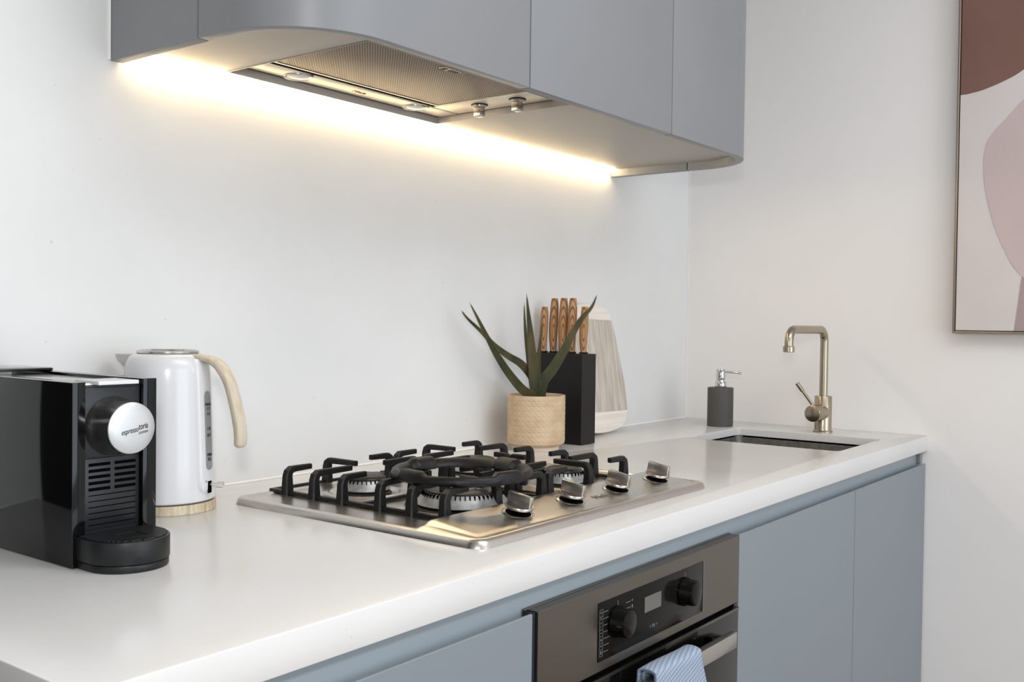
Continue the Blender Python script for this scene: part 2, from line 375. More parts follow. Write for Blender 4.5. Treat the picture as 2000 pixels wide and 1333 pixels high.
# soffit board with the cut-out for the extractor
HX0, HX1, HY0, HY1 = -1.735, -1.205, -0.366, -0.033
LY = -0.026                      # led channel lies between the board and the wall
b = MB(); t = TH+.0006
_, Aq, Bq2 = cpath(t)
TK = 0.017
left = [(HX0, LY)]+[(XL+t, LY)]+[p for p in Aq if p[0] <= HX0]+[(HX0, YF+t)]
b.prism(left, ZS, ZS+TK)
right = [(HX1, YF+t)]+[p for p in Bq2 if p[0] >= HX1]+[(XR-t, LY), (HX1, LY)]
b.prism(right, ZS, ZS+TK)
midf = [(HX0, HY0), (HX0, YF+t)]+[p for p in Aq if p[0] > HX0]+[(HX1, YF+t), (HX1, HY0)]
b.prism(midf, ZS, ZS+TK); b.box(HX0, HX1, HY1, LY, ZS, ZS+TK)
b.build('base_panel', M['cab_in'], uc)
MB().box(XL+TH, XR-TH, -.012, -.003, ZS+.016, ZS+.03).box(XL+RC, XR-RC, YF+TH+.001, LY, ZS+.09, ZS+.10).build('carcass', M['cab_in'], uc)
# LED profile
led = thing('led_light_strip', 'warm glowing light strip tucked along the wall under the upper cabinet', 'light', (-1.19, -0.014, ZS+.012))
MB().box(XL+TH+.004, XR-TH-.004, LY+.002, -.0035, ZS+.003, ZS+.0155).build('channel', M['satin'], led)
MB().box(XL+TH+.006, XR-TH-.006, LY+.006, -.008, ZS-.005, ZS+.003, .001).build('diffuser', M['led'], led)

# ---------------------------------------------------------------- extractor hood
hood = thing('extractor_hood', 'steel built-in extractor with mesh filter in the cabinet underside', 'extractor hood', (-1.47, -0.2, ZS))
e = .0008
def ring_box(b, x0, x1, y0, y1, z0, z1, tk):
    b.box(x0, x0+tk, y0, y1, z0, z1); b.box(x1-tk, x1, y0, y1, z0, z1)
    b.box(x0+tk, x1-tk, y0, y0+tk, z0, z1); b.box(x0+tk, x1-tk, y1-tk, y1, z0, z1); return b
ring_box(MB(), HX0+e, HX1-e, HY0+e, HY1-e, ZS-.0012, ZS+.075, .0015).build('liner', M['liner'], hood)
ZH = ZS+.0115
ring_box(MB(), HX0+.003, HX1-.003, HY0+.003, HY1-.003, ZH, ZH+.02, .006).build('outer_frame', M['greyprint'], hood)
b = MB(); b.box(HX0+.006, HX1-.006, HY1-.062, HY1-.012, ZH-.001, ZH+.02, .003)
b.build('lamp_panel', M['steel_hood'], hood)
MB().box(HX0+.008, HX1-.008, HY1-.0655, HY1-.0625, ZH+.001, ZH+.012).build('seam', M['black'], hood)
b = MB(); b.box(-1.291, HX1-.010, HY0+.010, HY1-.066, ZH-.001, ZH+.02, .003)
b.build('control_panel', M['steel_hood'], hood)
fl = MB().box(HX0+.012, -1.296, HY0+.008, HY1-.084, ZH+.0005, ZH+.010, .0015).build('filter_mesh', M['mesh'], hood)
ring_box(MB(), HX0+.009, -1.292, HY0+.006, HY1-.079, ZH-.0005, ZH+.012, .004).build('filter_frame', M['steel_hood'], hood)
lt = MB().box(-1.520, -1.476, HY0+.038, HY0+.052, ZH-.0018, ZH+.001, .0008).build('filter_latch', M['steel_hood'], fl)
MB().box(-1.502, -1.479, HY0+.0405, HY0+.0495, ZH-.0024, ZH-.0016).build('finger_slot', M['black'], fl)
MB().box(-1.519, -1.508, HY0+.040, HY0+.054, ZH-.0024, ZH-.0016).build('finger_slot', M['black'], fl)
for lx in (-1.613, -1.312):
    l = MB().lathe([(.0, 0), (.021, 0), (.0235, -.0014), (.0255, -.0018), (.0275, -.0005), (.028, .004), (0, .004)], (lx, -.0705, ZH-.0015), 36).build('lamp', M['satin'], hood)
    MB().lathe([(0, -.0035), (.008, -.0033), (.016, -.0022), (.0205, 0), (0, 0)], (lx, -.0705, ZH-.0016), 36).build('lens', M['lamp'], l)
MB().text('Miele', .016, lambda c: (-1.468+c.x, -.0735-c.y, ZH-.0012-c.z)).build('lettering', M['darkprint'], hood)
for ky in (-.1905, -.283):
    k = MB().lathe([(0, 0), (.0125, 0), (.0145, -.002), (.0145, -.005), (.011, -.007), (0, -.007)], (-1.2585, ky, ZH-.001), 32).build('control_knob', M['satin'], hood)
    MB().box(-1.2665, -1.2505, ky-.0085, ky+.0085, ZH-.024, ZH-.0075, .0015).build('grip', M['satin'], k)
    MB().lathe([(0, 0), (.017, 0), (.0165, -.0018), (0, -.0018)], (-1.2585, ky, ZH-.0006), 32).build('knob_collar', M['black'], hood)

# ---------------------------------------------------------------- worktop
SX0, SX1, SY0, SY1 = -.497, -.175, -.645, -.252
b = bmesh.new()
def slab_with_hole(x0, x1, y0, y1, z0, z1, hole, bev):
    b = bmesh.new(); out = [(x0, y0), (x1, y0), (x1, y1), (x0, y1)]
    n = len(hole); q = n//4
    # hole from rrect order: starts at (+x,+y) corner ccw
    co = [(x1, y1), (x0, y1), (x0, y0), (x1, y0)]
    for z in (z0, z1):
        O = [b.verts.new((p[0], p[1], z)) for p in co]; H = [b.verts.new((p[0], p[1], z)) for p in hole]
        for c in range(4):
            for i in range(q-1): b.faces.new((O[c], H[c*q+i], H[c*q+i+1]))
            b.faces.new((O[c], H[c*q+q-1], H[((c+1)*q) % n], O[(c+1) % 4]))
        if z == z0: O0, H0 = O, H
    for c in range(4): b.faces.new((O0[c], O0[(c+1) % 4], O[(c+1) % 4], O[c]))
    for i in range(n): b.faces.new((H0[i], H0[(i+1) % n], H[(i+1) % n], H[i]))
    bmesh.ops.recalc_face_normals(b, faces=b.faces)
    es = [e_ for e_ in b.edges if len(e_.link_faces) == 2 and e_.calc_face_angle(0) > 1.2 and e_.verts[0].co.z > z1-1e-5 and e_.verts[1].co.z > z1-1e-5]
    bmesh.ops.bevel(b, geom=es, offset=bev, segments=3, profile=.5, affect='EDGES')
    return b
mb = MB(); mb._merge(slab_with_hole(-2.378, -0.0005, -D, -0.0005, -0.0195, 0, rrect(SX0, SX1, SY0, SY1, .012, 6), .0022))
mb.prism([(-D, -.0195), (-D, -.0384), (-D+.0005, -.0395), (-D+.0016, -.04), (-D+.0195, -.04), (-D+.0195, -.0195)], -2.378, -.0005, xf=lambda q: (q.z, q.x, q.y)); mb.box(-2.378, -2.3585, -D+.0195, -.0005, -.04, -.0195)
wt = mb.build('worktop', M['worktop']); tag(wt, 'long white stone worktop with a square polished front edge', 'worktop')

# ---------------------------------------------------------------- sink
sk = thing('sink', 'undermounted stainless steel sink set in the worktop beside the tap', 'sink', (-.336, -.448, -.23))
def basin(b, x0, x1, y0, y1, zt, zb, r):
    bb = bmesh.new(); rings = []
    for (ins, z) in ((-.02, zt), (0, zt), (0.0, zt-.004), (.004, zb+.02), (.010, zb+.006), (.024, zb), (.10, zb-.002)):
        rings.append([bb.verts.new((p[0], p[1], z)) for p in rrect(x0+ins, x1-ins, y0+ins, y1-ins, max(r, r-ins if ins < 0 else r), 6)])
    for a, d in zip(rings, rings[1:]):
        n = len(a)
        for i in range(n): bb.faces.new((a[i], a[(i+1) % n], d[(i+1) % n], d[i]))
    bb.faces.new(rings[-1])
    bmesh.ops.solidify(bb, geom=bb.faces[:], thickness=.0012)
    bmesh.ops.recalc_face_normals(bb, faces=bb.faces)
    return b._merge(bb)
basin(MB(), SX0-.004, SX1+.004, SY0-.004, SY1+.004, -.0205, -.20, .018).build('basin', M['sinksteel'], sk)
MB().lathe([(0, 0), (.03, 0), (.038, .002), (.044, .003), (.045, .0005), (0, .0005)], (-.336, -.448, -.2015), 32).build('drain', M['chrome'], sk)

# ---------------------------------------------------------------- base cabinets
def base_cab(label, x0, x1, doors):
    c = thing('base_cabinet', label, 'cabinet', ((x0+x1)/2, -.35, ZF), group=None)
    b = MB(); b.box(x0+.0005, x0+.017, -.6855, -.02, -.80, -.112); b.box(x1-.017, x1-.0005, -.6855, -.02, -.80, -.112)
    b.box(x0+.017, x1-.017, -.685, -.02, -.80, -.784); b.box(x0+.017, x1-.017, -.036, -.02, -.784, -.112)
    b.build('carcass', M['cab_base'], c)
    MB().box(x0+.001, x1-.001, -.64, -.62, ZF+.001, -.80).build('plinth', M['gap'], c)
    for a, d in doors:
        # door with a bevelled finger-pull top
        MB().prism([(-.7095, -.790), (-.7095, -.0755), (-.7085, -.0745), (-.7060, -.0745), (-.6905, -.092), (-.6905, -.790)], a+.0012, d-.0012,
                   xf=lambda q: (q.z, q.x, q.y)).build('door', M['cab_base'], c)
    return c
base_cab('blue-grey base cabinet left of the oven', -2.376, -1.7795, [(-2.376, -1.7795)])
base_cab('blue-grey double-door base cabinet right of the oven under the sink', -1.1735, -.004, [(-1.1735, -.5665), (-.5665, -.004)])
fr = MB().prism([(-.668, -.0405), (-.690, -.0405), (-.6905, -.044), (-.6900, -.075), (-.6898, -.110), (-.6865, -.110), (-.6860, -.06), (-.668, -.06)], -2.376, -.022,
              xf=lambda q: (q.z, q.x, q.y)).build('finger_rail', M['rail'])
tag(fr, 'grey recessed finger-pull rail running below the worktop front edge', 'rail')
fs = MB().box(-.0205, -.0006, -.700, -.686, -.0735, -.0415, .0015).build('filler_piece', M['cab'])
tag(fs, 'small pale filler block at the wall end of the finger-pull rail', 'filler')

# ---------------------------------------------------------------- oven
OX0, OX1, OY = -1.772, -1.177, -0.712
ov = thing('oven', 'built-in stainless steel oven with black glass controls under the hob', 'oven', (-1.4745, -.40, -.68))
MB().box(OX0+.006, OX1-.006, -.684, -.10, -.668, -.080).build('housing', M['gap'], ov)
# control panel with a bevelled top and a cut-out look: four steel pieces joined round the glass
PX0, PX1, PZ0, PZ1 = -1.631, -1.3155, -.1745, -.0935
cp = MB()
cp.prism([(OY, -.0745), (OY+.0015, -.073), (OY+.0202, -.073), (OY+.0202, -.188), (OY, -.188)], OX0, OX1, xf=lambda q: (q.z, q.x, q.y))
cpo = cp.build('control_panel', M['steel_oven'], ov)
MB().box(OX0-.0062, OX0-.0005, OY+.004, OY+.02, -.60, -.0745).build('edge_gap_shade', M['gap'], ov)  # dark strip stands in for the shaded gap beside the oven
MB().box(OX0-.006, OX1+.0, OY+.0165, OY+.0202, -.0745, -.0715, .001).build('top_flange', M['steel_oven'], ov)
gp = MB().box(PX0, PX1, OY-.0012, OY+.002, PZ0, PZ1, .0004).build('control_glass', M['panelglass'], ov)
MB().box(PX1+.0001, PX1+.0012, OY-.0016, OY+.001, PZ0, PZ1).build('glass_edge', M['print'], ov)
def front(cx, cz, y=OY-.0013): return lambda c: (cx+c.x, y-c.z, cz+c.y)
MB().box(-1.5055, -1.456, OY-.0016, OY, -.1345, -.1115).build('display', M['display'], gp)
MB().text('<  OK  >', .0062, front(-1.478, -.1585)).build('lettering', M['print'], gp)
def bar(x0, x1, z0, z1, nm): MB().box(x0, x1, OY-.0015, OY-.0005, z0, z1).build(nm, M['print'], gp)
for i in range(7):      # mode icons in their boxes and the leader lines to the first knob
    z = -.1075-i*.0092
    MB().text('=^-~o+8'[i], .0070, front(-1.6245, z)).build('symbol', M['print'], gp)
    bar(-1.6185, -1.6065+.0022*min(i, 6-i), z-.0003, z+.0003, 'leader_line')
for i in range(8): bar(-1.6285, -1.6205, -.1031-i*.0092-.00015, -.1031-i*.0092+.00015, 'box_line')
for xx in (-1.6287, -1.6205): bar(xx, xx+.0003, -.1675, -.1031, 'box_line')
for i in range(3):
    z = -.1075-i*.0085
    MB().text('=8o'[i], .0070, front(-1.5415, z)).build('symbol', M['print'], gp)
    bar(-1.560, -1.5465, z-.0003, z+.0003, 'leader_line')
for xx in (-1.5812, -1.3800): bar(xx, xx+.0008, -.1065, -.0995, 'marker')
for kx in (-1.586, -1.3835):
    k = MB().lathe([(0, 0), (.0225, 0), (.0225, .004), (.0205, .007), (.0195, .020), (.0185, .0225), (.016, .0235), (0, .0235)], (kx, OY-.0014, -.1275), 40, (0, -1, 0)).build('knob', M['knobblack'], ov)
    MB().box(kx-.0205, kx-.0185, OY-.0225, OY-.0145, -.1283, -.1267).build('glint', M['chrome'], k)  # tiny chrome sliver stands in for a glint on the knob
# door
od = MB().box(OX0+.001, OX1-.001, OY-.001, OY+.0202, -.600, -.1965, .001).build('oven_door', M['blackglass'], ov)
MB().box(OX0+.001, OX1-.001, OY-.0018, OY+.0, -.2015, -.1970).build('door_trim', M['steel_oven'], ov)
MB().box(OX0+.001, OX1-.001, OY+.008, OY+.02, -.1965, -.188).build('vent_gap', M['blackhole'], ov)
hd = MB().box(-1.685, -1.264, -.750, -.738, -.2385, -.2130, .0008).build('handle', M['satin'], ov)
for hx in (-1.655, -1.292): MB().box(hx-.014, hx+.014, -.7385, OY-.0008, -.2355, -.2175, .002).build('handle_bracket', M['blackgloss'], ov)

# ---------------------------------------------------------------- tea towel over the oven handle
def towel():
    b = bmesh.new(); uvl = b.loops.layers.uv.new('UVMap')
    cy, zt = -.744, -.2125
    def sheet(x0, x1, off, drop_f, drop_b, thick, skew):
        prof = []   # (y, z, s)
        r = .0065+off
        for i in range(13): prof.append((cy+r+.002+.004*(i/12.)*0, zt-drop_b+(drop_b)*i/12.))
        for i in range(1, 12):
            a = PI*i/12; prof.append((cy+(r+.002)*math.cos(a), zt+(.0015+off)*1.0+ .006*math.sin(a)))
        for i in range(0, 19): prof.append((cy-r-.002, zt-drop_f*i/18.))
        s = [0]
        for p, q in zip(prof, prof[1:]): s.append(s[-1]+math.hypot(p[0]-q[0], p[1]-q[1]))
        nx = 26; G_ = []
        for i in range(nx+1):
            u = i/nx; col = []
            for k, (y, z) in enumerate(prof):
                dn = max(0, zt-z)
                x = x0+(x1-x0)*u + skew*dn*(u-.3)*1.3
                fold = .004*math.sin(u*9+1)*min(1, dn*8)+.0018*math.sin(u*17+dn*20)*min(1, dn*6)
                yy = y+(-1 if y < cy else -1)*abs(fold)*(1 if y < cy else -0.0)
                if k > 12: yy -= .003*smooth(dn/.08)
                col.append((x, yy, z+.0012*math.sin(u*5+.4)*(1 if dn < .01 else 0)))
            G_.append(col)
        verts = [[b.verts.new(p) for p in col] for col in G_]; fs_ = []
        for i in range(nx):
            for k in range(len(prof)-1):
                f = b.faces.new((verts[i][k], verts[i+1][k], verts[i+1][k+1], verts[i][k+1])); fs_.append(f)
                for lp, (ii, kk) in zip(f.loops, ((i, k), (i+1, k), (i+1, k+1), (i, k+1))): lp[uvl].uv = ((x1-x0)*ii/nx*1.0, s[kk])
        return fs_
    f1 = sheet(-1.545, -1.413, .0015, .23, .20, .002, .28)
    f2 = sheet(-1.551, -1.412, .0060, .25, .18, .002, .34)
    bmesh.ops.recalc_face_normals(b, faces=b.faces)
    me = bpy.data.meshes.new('tea_towel'); b.to_mesh(me); b.free(); me.materials.append(M['towel'])
    for p in me.polygons: p.use_smooth = True
    o = bpy.data.objects.new('tea_towel', me); C.objects.link(o)
    md = o.modifiers.new('s', 'SOLIDIFY'); md.thickness = .0034; md.offset = 0
    tag(o, 'folded blue-grey tea towel with white dashes hanging on the oven handle', 'tea towel')
towel()

# ---------------------------------------------------------------- hob
HBX0, HBX1, HBY0, HBY1 = -1.808, -1.163, -.647, -.146
BUR = {'wok': (-1.618, -.458), 'rl': (-1.629, -.262), 'fr': (-1.345, -.458), 'rr': (-1.345, -.262)}
hob = thing('gas_hob', 'brushed steel four-burner gas hob set on the worktop', 'hob', (-1.4855, -.3965, 0))
def hob_z(x, y):
    d = min(x-HBX0, HBX1-x, y-HBY0, HBY1-y)
    cx, cy = (HBX0+HBX1)/2, (HBY0+HBY1)/2; R_ = .022
    qx = abs(x-cx)-((HBX1-HBX0)/2-R_); qy = abs(y-cy)-((HBY1-HBY0)/2-R_)
    d = -(math.hypot(max(qx, 0), max(qy, 0))+min(max(qx, qy), 0)-R_)
    z = .0002+.0112*math.sqrt(max(0, 1-(1-min(1, d/.010))**2)) if d < .010 else .0114
    z -= .0028*smooth((d-.013)/.010)
    # raised control ridge: rises steeply behind the grates' front, falls gently to the front edge
    rise = smooth((-.524-y)/.012)
    fall = max(0, min(1, (y+.640)/.104))
    side = smooth((d-.004)/.030)
    z += rise*fall*.0125*side
    for k, (bx, by) in BUR.items():
        rr = {'wok': .088, 'rl': .058, 'fr': .060, 'rr': .066}[k]; dd = math.hypot(x-bx, y-by)
        if y > -.53: z += .0022*math.exp(-((dd-rr)/.006)**2)*smooth((-y+.0+ .0) and 1)-.0030*smooth((rr-dd)/.012)
    return z
def hob_plate():
    b = bmesh.new(); NX, NY = 216, 168; R_ = .022
    cx, cy = (HBX0+HBX1)/2, (HBY0+HBY1)/2; hx, hy = (HBX1-HBX0)/2, (HBY1-HBY0)/2
    V = []
    def ax(n, lo, hi):
        out = []
        for i in range(n+1):
            t = i/n; s = t  # denser at rims
            s = .5-.5*math.cos(PI*t)*.12-.5*(1-2*t)*.88
            out.append(lo+(hi-lo)*s)
        out[0], out[-1] = lo, hi
        return out
    X, Y = ax(NX, HBX0, HBX1), ax(NY, HBY0, HBY1)
    for x in X:
        col = []
        for y in Y:
            qx = abs(x-cx)-(hx-R_); qy = abs(y-cy)-(hy-R_); px, py = x, y
            if qx > 0 and qy > 0:
                # map square corner onto the round one
                m_ = max(qx, qy)/R_; L_ = math.hypot(qx, qy); f = m_*R_/L_
                px = cx+math.copysign(hx-R_+qx*f, x-cx); py = cy+math.copysign(hy-R_+qy*f, y-cy)
            col.append(b.verts.new((px, py, hob_z(px, py))))
        V.append(col)
    for i in range(NX):
        for j in range(NY): b.faces.new((V[i][j], V[i+1][j], V[i+1][j+1], V[i][j+1]))
    m_ = MB(); m_._merge(b); return m_
hp_ = hob_plate().build('hob_plate', M['steel_x'], hob, ang=60)
def hz(x, y): return hob_z(x, y)
def burner(name_key, r, h):
    x, y = BUR[name_key]; z = .0066
    MB().lathe([(0, 0), (r*1.06, 0), (r*1.06, .003), (r*.98, .006), (r*.9, .007), (0, .007)], (x, y, z-.001), 56).build('burner_seat', M['black'], hob)
    bz = z+.0065
    o = MB(); o.lathe([(0, 0), (r*.96, 0), (r, .0015), (r*.97, .004), (r*.86, h*.78), (r*.80, h), (0, h)], (x, y, bz), 64)
    bb = o.build('burner', M['burner'], hob)
    n = int(r*1000*.75); s_ = MB()
    for i in range(n):
        a = 2*PI*i/n; ca, sa = math.cos(a), math.sin(a)
        s_.box(x+r*.835-.004, x+r*.875, y-.0007, y+.0007, bz+h*.62, bz+h+.0004, rot=Matrix.Rotation(a, 3, 'Z'), piv=(x, y, bz))
    so = s_.build('flame_slot', M['blackhole'], bb); so['kind'] = 'stuff'; so.name = 'flame_slots'
    return x, y, bz+h
x, y, z = burner('rl', .0405, .017)
MB().lathe([(0, .009), (.012, .0088), (.026, .0072), (.0318, .0045), (.0335, .0015), (.0325, -.0005), (0, -.0005)], (x, y, z+.0004), 48).build('burner_cap', M['enamel'], hob)
x, y, z = burner('fr', .0405, .017)
MB().lathe([(0, .009), (.012, .0088), (.026, .0072), (.0318, .0045), (.0335, .0015), (.0325, -.0005), (0, -.0005)], (x, y, z+.0004), 48).build('burner_cap', M['enamel'], hob)
x, y, z = burner('rr', .046, .016)
MB().lathe([(0, .009), (.014, .0088), (.030, .0072), (.0355, .0045), (.0385, .0015), (.037, -.0005), (0, -.0005)], (x, y, z+.0004), 48).build('burner_cap', M['enamel'], hob)
x, y, z = burner('wok', .0715, .0185)
MB().lathe([(.034, 0), (.034, .004), (.037, .006), (.048, .0055), (.056, .002), (.056, -.0005), (.034, -.0005), (.034, 0)], (x, y, z+.0004), 64).build('burner_cap', M['enamel'], hob)['label'] = 'ring-shaped outer wok burner cap'
MB().lathe([(0, -.004), (.024, -.004), (.022, .006), (0, .006)], (x, y, z+.0004), 40).build('inner_burner', M['burner'], hob)
MB().lathe([(0, .0115), (.012, .011), (.019, .009), (.020, .006), (0, .006)], (x, y, z+.0006), 40).build('burner_cap', M['enamel'], hob)
MB().cyl((x+.050, y-.052, .008), (x+.050, y-.052, .020), .002).build('spark_pin', M['lamp'], hob)
MB().text('Miele', .0195, lambda c: (-1.4375+c.x, -.594+c.y*.99, hob_z(-1.4375, -.594)+.0005+c.y*.12+c.z)).build('lettering', M['softprint'], hob)
# control knobs, standing square to the sloping ridge
tilt = math.radians(10.5)
Rt = Matrix.Rotation(tilt, 3, 'X')
for i, kx in enumerate((-1.643, -1.507, -1.372, -1.2385)):
    ky = -.583; kz = hob_z(kx, ky)
    T = lambda c: Rt @ Vector(c)
    def xfm(mb_):
        for v in mb_.bm.verts: v.co = Rt @ v.co+Vector((kx, ky, kz))
        return mb_
    xfm(MB().lathe([(0, .0012), (.0190, .0010), (.0225, .0012), (.0240, .0004), (.024, -.0008), (.0, -.001)], (0, 0, .0004), 40)).build('knob_escutcheon', M['satin'], hob)
    xfm(MB().lathe([(0, .0002), (.0188, .0002), (.0188, -.0004), (0, -.0004)], (0, 0, .0016), 40)).build('knob_recess_dark', M['blackhole'], hob)  # flat black disc gives the dark reflection of a recess under the knob
    xfm(MB().lathe([(0, .006), (.0080, .006), (.0080, .0), (0, 0)], (0, 0, .0016), 36)).build('knob_stem', M['blackhole'], hob)
    kb = MB(); kb.lathe([(0, .0075), (.0185, .0075), (.0205, .009), (.0212, .0115), (.0205, .0128), (.0, .0128)], (0, 0, 0), 48)
    kb.box(-.0042, .0042, -.0205, .0205, .0122, .0295, .0014)
    xfm(kb).build('knob', M['knobsteel'], hob, ang=50)

# ---------------------------------------------------------------- pan supports
def finger(b, base, direction, length, zt=.0525, foot=.010):
    """cast finger: tapered post that bends over into a horizontal arm"""
    bx, by = base; dx, dy = direction; L = length
    pts = [(bx, by, foot-.002), (bx, by, .022), (bx, by, .038), (bx+dx*.0018, by+dy*.0018, zt-.0085), (bx+dx*.0065, by+dy*.0065, zt-.0048), (bx+dx*.015, by+dy*.015, zt-.0040), (bx+dx*L, by+dy*L, zt-.0036)]
    r = [.0088, .0078, .0068, .0064, .0058, .0050, .0044]
    b.tube(pts, r, 8, flat=[.95, .95, .98, 1.05, .95, .95, .9], up=(-dy, dx, 0), sq=5)
def pan_support(name, label, x0, x1, ycs, front_len, skips=()):
    o = thing(name, label, 'pan support', ((x0+x1)/2, -.333, .0088), group='cast iron pan supports on the hob')
    y0, y1 = -.5235, -.148; zb, zt = .0094, .0150; w_ = .0095
    f = MB()
    f.box(x0, x0+w_, y0, y1, zb, zt, .0015); f.box(x1-w_, x1, y0, y1, zb, zt, .0015)
    f.box(x0+w_-.001, x1-w_+.001, y0, y0+w_*.8, zb, zt, .0015); f.box(x0+w_-.001, x1-w_+.001, y1-w_*.8, y1, zb, zt, .0015)
    ym = (ycs[0]+ycs[1])/2
    f.box(x0+w_-.001, x1-w_+.001, ym-.004, ym+.004, zb, zt, .0015)
    f.build('frame', M['iron'], o)
    for yc in ycs:
        for dy in (.063, 0, -.063):
            for sx, xx in ((1, x0+.0055), (-1, x1-.0055)):
                L = .062 if dy else .078
                b = MB(); finger(b, (xx, yc+dy), (sx, 0), L-(.014 if dy else 0)); b.build('finger', M['iron'], o, ang=32)
    xc = (x0+x1)/2
    for by, dr in ((y1-.004, -1), (y0+.004, 1)):
        b = MB(); finger(b, (xc, by), (0, dr), .070); b.build('finger', M['iron'], o)
    for by, dr in ((ym, -1), (ym, 1)):
        b = MB(); finger(b, (xc, by+dr*.002), (0, dr), .032); b.build('finger', M['iron'], o)
    for fx in (x0+.006, x1-.006):
        for fy in (y0+.006, y1-.006):
            MB().cyl((fx, fy, .0078), (fx, fy, zb+.002), .004, seg=10).build('foot', M['black'], o)
    return o
pan_support('pan_support', 'left black cast-iron pan support carrying the round wok ring', -1.7335, -1.4895, (-.2495, -.4555), .07)
pan_support('pan_support', 'right black cast-iron pan support with no ring on it', -1.4815, -1.2375, (-.2495, -.4555), .07)
# wok ring
wr = thing('wok_ring', 'black cast-iron wok ring resting over the large front left burner', 'wok ring', (BUR['wok'][0], BUR['wok'][1], .0520))
wx, wy = BUR['wok']
rb = bmesh.new(); rp = [(.1035, .0010), (.1075, .0035), (.1085, .0075), (.1065, .0130), (.1030, .0155), (.0985, .0145), (.0900, .0075), (.0885, .0040), (.0910, .0012)]
rings = []
for i in range(144):
    a = 2*PI*i/144; q_ = ((a+.14) % (PI/2)); q_ = min(q_, PI/2-q_)
    h_ = smooth((.26-q_)/.06)       # four raised lugs
    rings.append([rb.verts.new((wx+(r_-h_*(.007 if r_ < .1 else .0005))*math.cos(a), wy+(r_-h_*(.007 if r_ < .1 else .0005))*math.sin(a), .0520+z_+h_*(.0048 if z_ > .0074 else 0)*(1 if r_ > .095 else .7))) for r_, z_ in rp])
for i in range(144):
    A_, B_ = rings[i], rings[(i+1) % 144]
    for k in range(len(rp)): rb.faces.new((A_[k], A_[(k+1) % len(rp)], B_[(k+1) % len(rp)], B_[k]))
bmesh.ops.recalc_face_normals(rb, faces=rb.faces)
q_ = MB(); q_._merge(rb); q_.build('ring', M['iron'], wr, ang=50)
for i in range(4):
    a = i*PI/2+.43; r3 = Matrix.Rotation(a, 3, 'Z')
    b = MB(); b.box(wx+.090, wx+.101, wy-.007, wy+.007, .0440, .0560, .002, rot=r3, piv=(wx, wy, .05)); b.build('foot', M['iron'], wr)

# ---------------------------------------------------------------- coffee machine
cm = thing('coffee_machine', 'black capsule coffee machine with a round silver lever cap', 'coffee machine', (-2.128, -.19, 0))
CX0, CX1 = -2.182, -2.0735; CZ = .2135
b = MB()
b.prism([(-.351, .0015), (-.351, CZ), (-.030, CZ), (-.030, .0015)], CX0, CX0+.0165, bev=.0012, xf=lambda q: (q.z, q.x, q.y)); b.build('side_panel', M['blackgloss'], cm)
b = MB(); b.prism([(-.351, .0015), (-.351, CZ+.0015), (-.030, CZ+.0015), (-.030, .0015)], CX1-.0185, CX1, bev=.0012, xf=lambda q: (q.z, q.x, q.y)); b.build('side_panel', M['blackgloss'], cm)
MB().box(CX0+.0166, CX1-.0186, -.343, -.034, .002, CZ-.0055).build('body', M['slate'], cm)
MB().box(CX0+.0166, CX1-.0186, -.338, -.034, CZ-.0054, CZ-.0022, .0006).build('top_plate', M['satin'], cm)
MB().box(-2.150, -2.098, -.3515, -.30, CZ-.0042, CZ+.0004, .0006).build('slider_lip', mat('white_silver', (216, 218, 220), .35), cm)
MB().prism(rrect(CX0+.010, CX1-.004, -.125, -.028, .012), CZ+.0016, CZ+.0058, bev=.0015).build('tank_lid', M['blackgloss'], cm)
MB().box(CX0+.0175, CX1-.0195, -.3455, -.342, .1255, .2065, .001).build('upper_fascia', M['slate'], cm)
# lower fascia with horizontal slots
lf = MB().box(CX0+.0175, CX1-.0195, -.3455, -.342, .040, .1240, .001).build('grille', M['slate'], cm)
gx0, gx1 = -2.1585, -2.0985; gm = (gx0+gx1)/2
for i in range(5):
    z = .1165-i*.0072
    for a_, b_ in ((gx0, gm-.003), (gm+.003, gx1)):
        MB().box(a_, b_, -.3462, -.3452, z-.0018, z+.0018).build('slot', M['blackhole'], lf)
for i in range(6):
    z = .0805-i*.0069; MB().box(gx0, gx1, -.3460, -.3453, z-.0005, z+.0005).build('groove', M['blackhole'], lf)
# lever knob: dark turned body with a silver cap
lk = MB().lathe([(0, 0), (.0345, 0), (.0352, .001), (.0335, .004), (.0308, .010), (.0300, .016), (.0298, .0385), (0, .0385)], (-2.1285, -.3456, .1605), 64, (0, -1, 0)).build('lever_knob', mat('dark_chrome', (150, 147, 146), .26, .95), cm)
MB().lathe([(0, .0035), (.018, .0030), (.026, .0018), (.0296, 0), (.0300, -.0012), (0, -.0012)], (-2.1285, -.3856, .1605), 64, (0, -1, 0)).build('cap', mat('brushed_silver_cap', (208, 209, 210), .42, .75), lk)
tl = math.radians(9)
def capxf(dx, dz):
    def f(c):
        xx, zz = c.x+dx, c.y+dz
        X_, Z_ = xx*math.cos(tl)-zz*math.sin(tl), xx*math.sin(tl)+zz*math.cos(tl)
        rr = math.hypot(X_, Z_)
        pf = ((0, .0035), (.018, .0030), (.026, .0018), (.0296, 0), (1, 0)); bulge = 0
        for (r0, b0), (r1, b1) in zip(pf, pf[1:]):
            if r0 <= rr <= r1: bulge = b0+(b1-b0)*(rr-r0)/(r1-r0)
        return (-2.1285+X_, -.3856-bulge-.0003-c.z, .1605+Z_)
    return f
def sq(dx, dz, k=1.0): f = capxf(dx, dz); return lambda c: f(Vector((c.x*k, c.y, c.z)))
tx = MB(); tx.text('espresso', .0093, sq(-.0052, -.0020, .66), .0001, .35); tx.text('toria', .0104, sq(.0123, -.0002, .62), .0001, .3); tx.text('SYSTEM', .0036, sq(.0118, -.0074), .0001)
tx.build('lettering', M['darkprint'], lk)
